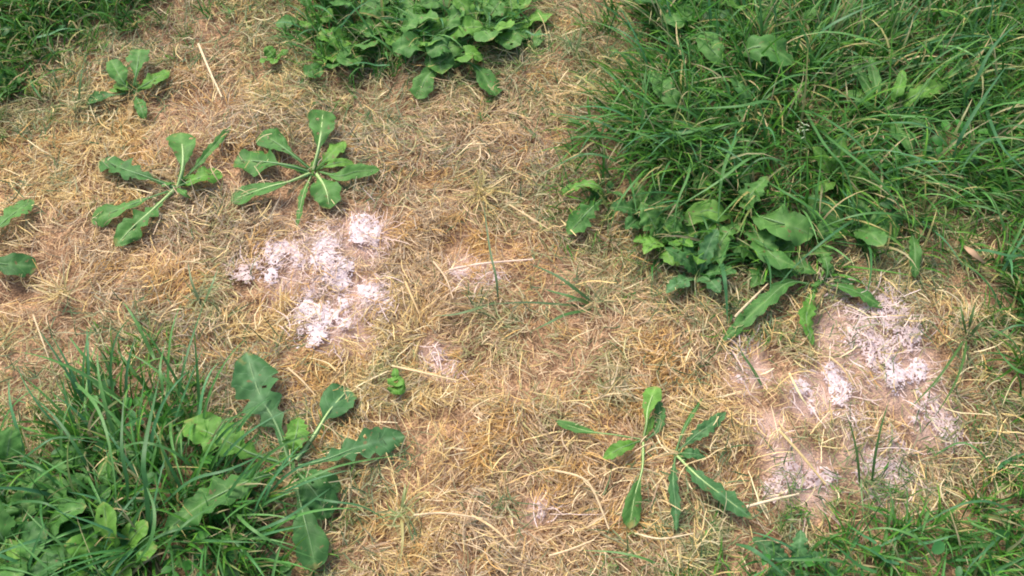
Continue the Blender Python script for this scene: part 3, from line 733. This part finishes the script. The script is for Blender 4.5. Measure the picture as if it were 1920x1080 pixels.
for (px, py, lb, n_, L_, W_, kd, ms) in WL:
    rosette('weed', px, py, lb, 'weed', n_, L_ * 1.3, W_ * 1.12, kd, ms, 'leafy weeds in the upper right clump', el=(.8, 1.3), bend=(.9, 1.6))
# round-leaved weeds at top middle
TMW = [
 (820, 88, 'round leaved weed with the lowest bright leaves in the middle of the top weed patch', 11, 6.2, 3.1),
 (740, 62, 'tall round leaved weed left of the middle of the top weed patch', 10, 6.0, 2.8),
 (905, 70, 'round leaved weed with leaves reaching the right end of the top weed patch', 10, 6.2, 3.0),
 (960, 55, 'outermost right weed of the top weed patch, leaning onto the straw', 7, 5.2, 2.8),
 (668, 92, 'round leaved weed at the lower left of the top weed patch', 9, 5.5, 2.6),
 (625, 120, 'small weed at the lowest left end of the top weed patch', 6, 3.8, 2.0),
 (590, 40, 'narrow weed at the left border of the top weed patch', 6, 4.8, 1.9),
 (680, 15, 'weed at the top edge above the lower left weed of the patch', 9, 6.0, 2.8),
 (780, 5, 'weed cut by the top edge in the middle of the top weed patch', 9, 6.2, 3.0),
 (870, 8, 'weed cut by the top edge right of the middle of the patch', 9, 6.0, 3.0),
 (945, -5, 'weed cut by the top edge at the right end of the patch', 7, 5.5, 2.8),
 (720, -40, 'weed mostly beyond the top edge above the weed patch', 8, 6.0, 3.0),
]
for (px, py, lb, n_, L_, W_) in TMW:
    rosette('broadleaf_weed', px, py, lb, 'weed', n_ - 1, L_ * 1.12, W_ * 1.12, random.choice(['round', 'oval', 'round']), ['mid', 'mid', 'bright'], 'round leaved weeds in the top patch', el=(.35, 1.1), bend=(.6, 1.2))
plant('broadleaf_weed', 850, 122, 'weed whose two long stalked leaves hang lowest below the top weed patch', 'weed', [
  ([(850,115,8),(825,125,16),(800,145,18),(782,186,12)], 40, 'spat', {'mat':'mid'}),
  ([(860,115,8),(885,120,22),(905,140,20),(930,180,12)], 44, 'spat', {'mat':'mid'}),
  ([(852,115,8),(870,105,34),(885,100,36),(905,112,28)], 40, 'oval', {'mat':'bright'}),
  ([(848,112,8),(840,90,36),(828,85,38),(800,100,30)], 42, 'round', {'mat':'mid'}),
], 'round leaved weeds in the top patch')
# bottom left broad-leaved weeds
BLW = [
 (80, 1000, 'bright broad leaved weed in the bottom left corner', 10, 5.2, 3.0, ['mid','bright']),
 (30, 1050, 'broad leaved weed cut by the corner at the bottom left', 8, 5.0, 3.0, ['mid','dark']),
 (160, 960, 'broad leaved weed right of the bright one near the bottom left', 7, 4.6, 2.6, ['mid','dark']),
 (215, 1050, 'yellow green weed at the bottom edge among long blades', 6, 4.6, 2.2, ['bright']),
 (200, 850, 'small round leaf weed showing through the bottom left blades', 4, 3.6, 2.0, ['mid']),
 (20, 900, 'low weed at the left edge inside the bottom left grass', 5, 4.2, 2.2, ['dark','mid']),
]
for (px, py, lb, n_, L_, W_, ms) in BLW:
    rosette('weed', px, py, lb, 'weed', n_, L_ * 1.45, W_ * 1.15, 'oval', ms, 'leafy weeds in the bottom left grass', el=(.9, 1.35), bend=(.9, 1.6))
rosette('weed', 0, 155, 'small weed on the left edge below the top left grass', 'weed', 3, 3.6, 2.0, 'oval', ['mid'], az0=.1, spread=1.6)
rosette('weed', 515, 105, 'tiny pale green weed between the straw and the top weed patch', 'weed', 4, 2.6, 1.4, 'oval', ['bright'])
rosette('weed', 1490, 1060, 'low dark weed in the bottom right grass', 'weed', 5, 5, 1.6, 'tooth', ['dark', 'blue'], el=(.4, .9))
# four-leaved seedling
plant('seedling', 742, 722, 'tiny bright green seedling with a few round leaves alone on the straw', 'seedling', [
  ([(742,724,10),(738,730,20),(734,738,18)], 24, 'round', {'mat':'bright','rib':False}),
  ([(743,724,10),(750,728,21),(760,734,18)], 22, 'round', {'mat':'bright','rib':False}),
  ([(742,722,10),(738,716,24),(734,708,22)], 20, 'round', {'mat':'bright','rib':False}),
  ([(743,722,10),(748,716,24),(756,710,22)], 20, 'round', {'mat':'bright','rib':False}),
  ([(742,722,10),(742,705,20),(740,690,20)], 14, 'oval', {'mat':'bright','rib':False}),
], crown=0)

# ---------------------------------------------------------------- traced blades / straws
def strip(S, W, color, prof, keel=.15):
    n = len(S); t = np.linspace(0, 1, n); D = np.gradient(S, axis=0); D /= np.linalg.norm(D, axis=1)[:, None]
    side = np.cross(D, [0, 0, 1.0]); side /= np.linalg.norm(side, axis=1)[:, None] + 1e-9
    wv = np.array([prof(a) for a in t]) * W / 2
    V = np.zeros((n, 3, 3))
    for j, u in enumerate((-1, 0, 1)): V[:, j] = S + side * (wv * u)[:, None] + np.array([0, 0, 1]) * (abs(u) * wv * keel)[:, None]
    i0 = (np.arange(n - 1)[:, None] * 3 + np.arange(2)[None]).ravel()
    c = np.tile(np.array([*color, 1.0]), (n * 3, 1))
    return V.reshape(-1, 3), np.stack([i0, i0 + 1, i0 + 4, i0 + 3], -1), c
def tuft(px, py, label, blades, color, cat='grass tuft', rnd=0, rc=None, rl=(.02, .04), group='separate grass tufts on the dead grass'):
    b = unproj(px, py, .004); b[2] = H(b[0], b[1]); e = empty('grass_tuft', b)
    for L_, wpx in blades:
        S = spline(pts(L_), 16); pr = strip(S, pw(*L_[-1][:2], wpx), [v * random.uniform(.85, 1.2) for v in color], prof_grass)
        ribbon_obj('blade', [pr], M_grass, e, origin=b)
    if rnd:
        m = rnd; c = palette(rc, m); x = b[0] + rng.normal(0, .005, m); y = b[1] + rng.normal(0, .005, m)
        rb = ribbons(np.stack([x, y, height(x, y) + .003], 1), rng.uniform(0, 6.28, m), rng.uniform(.3, 1.3, m), rng.uniform(*rl, m), rng.uniform(.0010, .0019, m),
                     rng.uniform(.6, 2, m), rng.normal(0, .5, m), rng.normal(0, .5, m), 6, 3, c, c * 1.15, prof_grass, floor=height(x, y) + .012)
        o = ribbon_obj('short_blades', [rb], M_grass, e, origin=b); o['kind'] = 'stuff'
    tag(e, label, cat, group); return e
DK = (.07, .14, .035)
tuft(1120, 572, 'tuft with long dark blades fanning left over the middle of the dead grass', [
  ([(1110,575,8),(1040,570,16),(980,567,18),(905,572,12)], 5), ([(1108,565,8),(1070,535,26),(1040,515,26),(992,494,18)], 7),
  ([(1108,580,8),(1060,590,20),(1030,605,18),(995,622,12)], 7), ([(1100,568,10),(1070,556,20),(1040,548,18),(1015,540,14)], 6),
  ([(1105,570,8),(1085,562,18),(1060,566,16)], 10)], DK, rnd=26, rc=[(.3,.28,.13),(.2,.24,.1),(.5,.38,.2)])
tuft(932, 560, 'single thin grey green blade standing left of the fanning dark tuft', [
  ([(934,562,8),(930,520,30),(918,465,40),(905,370,44)], 4), ([(930,566,8),(890,580,14),(850,590,12),(810,592,10)], 6)], (.12, .19, .08))
tuft(1622, 915, 'tuft with two upright dark blades at the bottom of the right bald patch', [
  ([(1634,912,6),(1640,860,34),(1652,800,50),(1668,748,58)], 5), ([(1612,912,6),(1608,860,30),(1598,810,42),(1584,770,50)], 5)],
  DK, rnd=34, rc=[(.2,.26,.1),(.45,.36,.18),(.12,.2,.07)])
tuft(1816, 635, 'tuft with two dark blades drooping down on the right of the bald patch', [
  ([(1812,640,12),(1805,680,26),(1785,730,22),(1750,785,12)], 5), ([(1806,640,12),(1780,680,26),(1750,720,20),(1702,770,12)], 5),
  ([(1815,632,10),(1820,600,34),(1830,565,40)], 7), ([(1812,632,10),(1806,600,30),(1800,570,36)], 6), ([(1818,632,10),(1835,610,26),(1850,602,26)], 6)],
  DK, rnd=24, rc=[(.2,.26,.1),(.45,.36,.18),(.12,.2,.07)])
tuft(752, 965, 'light yellow green tuft on the brown straw in the lower middle', [
  ([(752,965,8),(755,1010,16),(750,1060,14)], 6), ([(752,960,8),(757,930,22),(760,905,24)], 6)], (.3, .32, .14), rnd=22, rc=[(.2,.28,.09),(.3,.32,.14)])
tuft(122, 548, 'yellowish dry tuft radiating over the straw on the left', [], DK, rnd=46, rc=[(.55,.42,.18),(.42,.36,.14),(.62,.5,.28)], rl=(.03, .055))
tuft(385, 560, 'thin olive tuft left of the largest mould patch', [
  ([(380,575,6),(395,540,26),(410,500,32)], 5), ([(378,575,6),(360,530,26),(352,490,30)], 5)], (.16, .2, .08), rnd=24, rc=[(.2,.25,.1),(.34,.32,.16)])
tuft(150, 195, 'thin green tuft under the top left grass', [
  ([(148,200,6),(150,160,30),(158,110,40)], 5)], (.1, .17, .06), rnd=40, rc=[(.14,.2,.07),(.32,.32,.15),(.45,.38,.2)])
tuft(1400, 700, 'short single dark blade at the left of the right bald patch', [
  ([(1428,722,10),(1410,690,18),(1395,668,22),(1385,650,22)], 6)], DK)
tuft(1155, 735, 'dry brown tuft of thin blades in the middle below the dark fan', [
  ([(1180,690,12),(1130,688,20),(1080,680,20),(1250,678,16)][:3], 5)], (.3, .27, .14), rnd=40, rc=[(.5,.38,.2),(.6,.48,.3),(.3,.28,.15)])
tuft(900, 365, 'yellow dry tuft left of the upper right clump', [], DK, rnd=40, rc=[(.55,.42,.16),(.4,.35,.14),(.6,.46,.24)], rl=(.025, .05))
tuft(1075, 100, 'sparse green tuft in the straw gap at the top', [
  ([(1075,110,6),(1085,80,30),(1092,40,40)], 5), ([(1080,112,6),(1070,85,30),(1058,60,36)], 5)], (.16, .22, .08), rnd=40, rc=[(.14,.2,.07),(.3,.3,.14)])

# bold individual blades arching over the clumps: (trace, px width)
BOLD = {
 'TR': [
  ([(1500,200,10),(1560,230,80),(1620,280,90),(1700,380,60)],8),([(1520,230,10),(1580,280,80),(1650,340,80),(1740,460,30)],8),
  ([(1500,190,10),(1545,270,80),(1590,330,70),(1610,460,20)],8),([(1480,210,10),(1440,190,60),(1380,200,70),(1270,205,40)],9),
  ([(1400,230,10),(1370,280,60),(1352,340,60),(1345,440,25)],10),([(1360,250,10),(1320,240,60),(1270,250,60),(1195,215,40)],8),
  ([(1450,280,10),(1400,300,70),(1340,345,70),(1250,400,40)],8),([(1500,320,10),(1460,300,60),(1420,300,60),(1380,340,50)],8),
  ([(1620,400,10),(1560,440,60),(1490,500,40),(1440,560,14)],7),([(1350,480,12),(1358,520,40),(1362,560,30),(1364,612,14)],11),
  ([(1480,500,10),(1450,470,40),(1400,440,40)],7),([(1730,420,10),(1660,400,60),(1600,405,60),(1530,430,40)],8),
  ([(1600,240,10),(1680,230,70),(1740,240,70),(1800,300,30)],7),([(1700,120,10),(1640,80,70),(1560,60,80),(1480,70,60)],8),
  ([(1800,200,10),(1830,150,70),(1860,90,90),(1910,40,90)],8),([(1780,320,10),(1800,260,70),(1840,190,90),(1890,120,90)],8),
  ([(1900,280,10),(1860,260,60),(1820,290,50),(1790,350,30)],7),([(1870,120,10),(1810,100,60),(1760,130,60),(1700,200,40)],7),
  ([(1500,110,10),(1540,60,60),(1590,30,80),(1660,0,90)],8),([(1330,120,10),(1345,60,50),(1340,10,70)],7),
  ([(1200,300,10),(1160,250,50),(1110,225,50),(1020,210,20)],7),([(1190,330,10),(1150,300,40),(1090,290,40),(1010,330,14)],7),
  ([(1230,300,10),(1200,330,50),(1160,380,40),(1140,440,14)],7),([(1260,210,10),(1230,200,50),(1180,170,60),(1120,120,30)],7),
  ([(1800,470,10),(1850,470,40),(1900,480,40),(1960,470,30)],9),([(1840,180,10),(1870,260,60),(1900,300,60),(1960,350,40)],10),
  ([(1300,280,10),(1290,330,60),(1270,380,60),(1262,450,30)],7),([(1420,330,10),(1470,360,70),(1530,400,60),(1580,470,20)],7),
  ([(1560,150,10),(1500,140,60),(1450,160,60),(1420,200,50)],7),([(1640,300,10),(1700,290,60),(1760,320,60),(1800,380,30)],7)],
 'BL': [
  ([(120,700,10),(180,760,60),(210,860,60),(222,1000,20)],8),([(240,960,10),(238,900,60),(228,840,80),(232,740,80)],9),
  ([(280,1010,10),(275,920,60),(270,850,80),(300,700,60)],11),([(300,950,10),(360,900,60),(430,880,70),(520,840,40)],8),
  ([(440,1010,10),(520,980,50),(570,950,40),(640,900,20)],8),([(500,930,10),(580,895,40),(650,870,40),(770,850,14)],6),
  ([(300,780,10),(305,730,60),(300,690,70),(310,640,60)],8),([(330,770,10),(340,710,50),(355,650,60),(385,560,50)],6),
  ([(0,950,10),(50,940,50),(100,950,60),(160,1000,30)],7),([(20,880,10),(70,840,50),(110,820,50),(180,830,40)],7),
  ([(400,1000,10),(350,990,50),(290,1010,50),(230,1060,30)],7),([(430,950,10),(470,990,50),(520,1020,40),(600,1050,16)],8),
  ([(180,900,10),(150,850,50),(110,790,60),(60,740,50)],7),([(300,1060,10),(330,1000,50),(380,960,50),(450,930,30)],7),
  ([(120,930,10),(90,890,50),(50,870,50),(0,870,40)],7),([(560,930,8),(620,940,30),(680,950,24),(740,985,12)],6),
  ([(250,1060,10),(280,1020,60),(290,960,70),(270,900,60)],10),([(380,900,10),(330,850,50),(260,830,60),(190,860,30)],7)],
 'BR': [
  ([(1900,960,10),(1850,940,50),(1790,950,50),(1720,990,30)],7),([(1760,1060,10),(1720,1010,50),(1660,990,50),(1600,1000,30)],7),
  ([(1380,1020,8),(1410,1030,30),(1450,1060,30),(1490,1100,20)],11),([(1600,1060,10),(1560,1050,30),(1480,1050,30),(1400,1045,16)],7),
  ([(1640,1040,10),(1690,1050,40),(1740,1080,30)],7),([(1860,880,10),(1840,850,40),(1800,830,36),(1740,860,14)],6),
  ([(1880,1000,10),(1850,1030,50),(1820,1060,50),(1800,1100,40)],7),([(1240,1060,8),(1200,1045,22),(1150,1035,18),(1090,1032,12)],6),
  ([(1960,700,10),(1920,700,50),(1890,680,50),(1860,640,40)],8),([(1960,620,10),(1920,610,50),(1890,615,50),(1850,640,30)],7)],
}
for k in BOLD:
    for L_, wpx in BOLD[k]:
        pass
prt = {k: [strip(spline([unproj(p[0], p[1], p[2] * .001 + .0) for p in L_], 18), pw(L_[-1][0], L_[-1][1], wpx, .03) * .82,
        random.choice([(.07,.19,.045),(.05,.15,.04),(.1,.24,.06),(.06,.17,.06)]), prof_grass) for L_, wpx in BOLD[k]] for k in BOLD}
LB = {'TR': 'long arching blades over the top of the upper right clump', 'BL': 'long arching blades over the bottom left grass', 'BR': 'long blades along the lower right border'}
for k in prt:
    o = ribbon_obj('grass', prt[k], M_grass); tag(o, LB[k], 'grass', kind='stuff')

# straw stalks lying on the mat
STALKS = [
 ([(372,82),(392,130),(416,182)], 5, 'straight pale straw lying alone near the top left', (.8,.66,.42)),
 ([(735,686),(790,698),(858,714)], 5, 'pale straw pointing right beside the tiny seedling', (.78,.6,.34)),
 ([(842,506),(905,494),(1000,486)], 5, 'pale pinkish straw lying across the middle mould spots', (.82,.64,.5)),
 ([(812,490),(835,520),(850,560)], 4, 'bent straw crossing under the pinkish straw in the middle', (.72,.54,.34)),
 ([(760,528),(772,556),(786,588)], 5, 'short yellow straw right of the largest mould patch', (.72,.52,.26)),
 ([(955,384),(990,405),(1030,430)], 4, 'straw slanting down left of the upper right clump', (.76,.58,.32)),
 ([(1400,950),(1445,938),(1498,926)], 6, 'pale straight straw at the tip of the longest thistle leaf', (.82,.68,.46)),
 ([(1462,808),(1500,850),(1548,908)], 6, 'thick straw slanting across the left of the lower right mould', (.7,.54,.26)),
 ([(1030,880),(1090,895),(1115,925),(1142,992)], 5, 'long curved straw left of the wilting dandelion', (.74,.58,.34)),
 ([(885,966),(925,990),(968,1030)], 5, 'straw slanting down right near the bottom middle', (.8,.6,.32)),
 ([(776,966),(830,962),(905,972)], 5, 'straw lying level left of the bottom middle', (.74,.58,.36)),
 ([(1030,1042),(1070,1030),(1114,1012)], 5, 'straw slanting up right at the bottom middle', (.78,.6,.36)),
 ([(1378,594),(1405,566),(1440,532)], 5, 'straw leaning up to the foot of the upper right clump', (.8,.64,.4)),
 ([(540,690),(565,712),(592,742)], 4, 'thin straw right of the blue green lobed leaf', (.74,.56,.32)),
 ([(1480,700),(1500,740),(1512,758)], 5, 'pale yellow straw beside the split white mould patch', (.85,.74,.42)),
 ([(1555,668),(1580,690),(1600,722)], 4, 'yellow straw above the split white mould patch', (.74,.56,.28)),
 ([(62,590),(80,640),(95,682)], 4, 'straw lying down the slope at the left', (.7,.55,.33)),
 ([(1190,300+700),(1240,1010),(1300,1000)], 4, 'pale straw just below the wilting dandelion', (.8,.66,.42)),
]
for L_, wpx, lb, c in STALKS:
    P = [(a, b, 17 + 4 * math.sin(math.pi * i / (len(L_) - 1))) for i, (a, b) in enumerate(L_)]
    S = spline(pts(P), 14); W_ = pw(L_[0][0], L_[0][1], wpx); b = S[len(S) // 2].copy()
    # hollow culm: a thin tapering tube with a node
    n = len(S); t = np.linspace(0, 1, n); r = W_ / 2 * (1 - .35 * t) * np.where(np.abs(t - .55) < .04, 1.25, 1)
    D = np.gradient(S, axis=0); D /= np.linalg.norm(D, axis=1)[:, None]; sd_ = np.cross(D, [0, 0, 1.]); sd_ /= np.linalg.norm(sd_, axis=1)[:, None]; u_ = np.cross(sd_, D)
    a = np.linspace(0, 2 * math.pi, 7)[:-1]
    Vr = S[:, None] + (sd_[:, None] * np.cos(a)[None, :, None] + u_[:, None] * np.sin(a)[None, :, None] * .7) * r[:, None, None]
    i0 = np.arange(n - 1)[:, None] * 6; jj = np.arange(6)[None, :]
    Fr = np.stack([i0 + jj, i0 + (jj + 1) % 6, i0 + 6 + (jj + 1) % 6, i0 + 6 + jj], -1).reshape(-1, 4)
    o = mesh_obj('straw_stalk', Vr.reshape(-1, 3), Fr, M_straw, attrs={'tint': ('FLOAT_COLOR', np.tile([*c, 1.], (n * 6, 1)))}, origin=b)
    o.location = b; tag(o, lb, 'straw', 'single long straws lying on the dead grass')

# curled dry leaf
b = unproj(1822, 484, .012); b[2] += H(b[0], b[1]); P = [unproj(1804, 468, .014), unproj(1818, 478, .026), unproj(1842, 496, .018)]
P = [p + np.array([0, 0, H(p[0], p[1])]) for p in P]
S = spline(P, 14); n = len(S); t = np.linspace(0, 1, n); D = np.gradient(S, axis=0); D /= np.linalg.norm(D, axis=1)[:, None]; sd_ = np.cross(D, [0, 0, 1.]); sd_ /= np.linalg.norm(sd_, axis=1)[:, None]; u_ = np.cross(sd_, D)
V = np.zeros((n, 9, 3)); hw = pw(1822, 484, 13) * np.sin(np.pi * np.clip(.06 + .9 * t, 0, 1)) ** .6
for j in range(9):
    a = (j / 8 - .5) * 1.5; V[:, j] = S + sd_ * (np.sin(a) * hw * .8)[:, None] + u_ * ((np.cos(a) - .6) * hw * .6)[:, None]
i0 = (np.arange(n - 1)[:, None] * 9 + np.arange(8)[None]).ravel()
o = mesh_obj('dry_leaf', V.reshape(-1, 3), np.stack([i0, i0 + 1, i0 + 10, i0 + 9], -1), M_dry, origin=b); o.location = b
tag(o, 'small curled pale brown dry leaf at the right below the clump', 'dry leaf')

# flowering grass head
b = unproj(1512, 262, .01); e = empty('seed_head', b)
st = strip(spline([unproj(1512, 300, .005), unproj(1512, 270, .06), unproj(1506, 245, .075)], 10), .0012, (.3, .36, .16), lambda t: 1)
ribbon_obj('stem', [st], M_grass, e, origin=b)
top = unproj(1506, 245, .075); m = 16
rb = ribbons(top + rng.normal(0, .0038, (m, 3)), rng.uniform(0, 6.28, m), rng.uniform(-.3, .9, m), rng.uniform(.003, .006, m), np.full(m, .0013), np.zeros(m), np.zeros(m), np.zeros(m),
             3, 3, palette([(.42,.5,.28)], m), palette([(.5,.56,.36)], m), prof_leaf)
ribbon_obj('spikelets', [rb], M_grass, e, origin=b)
tag(e, 'pale feathery grass flower head above the upper right clump', 'seed head')
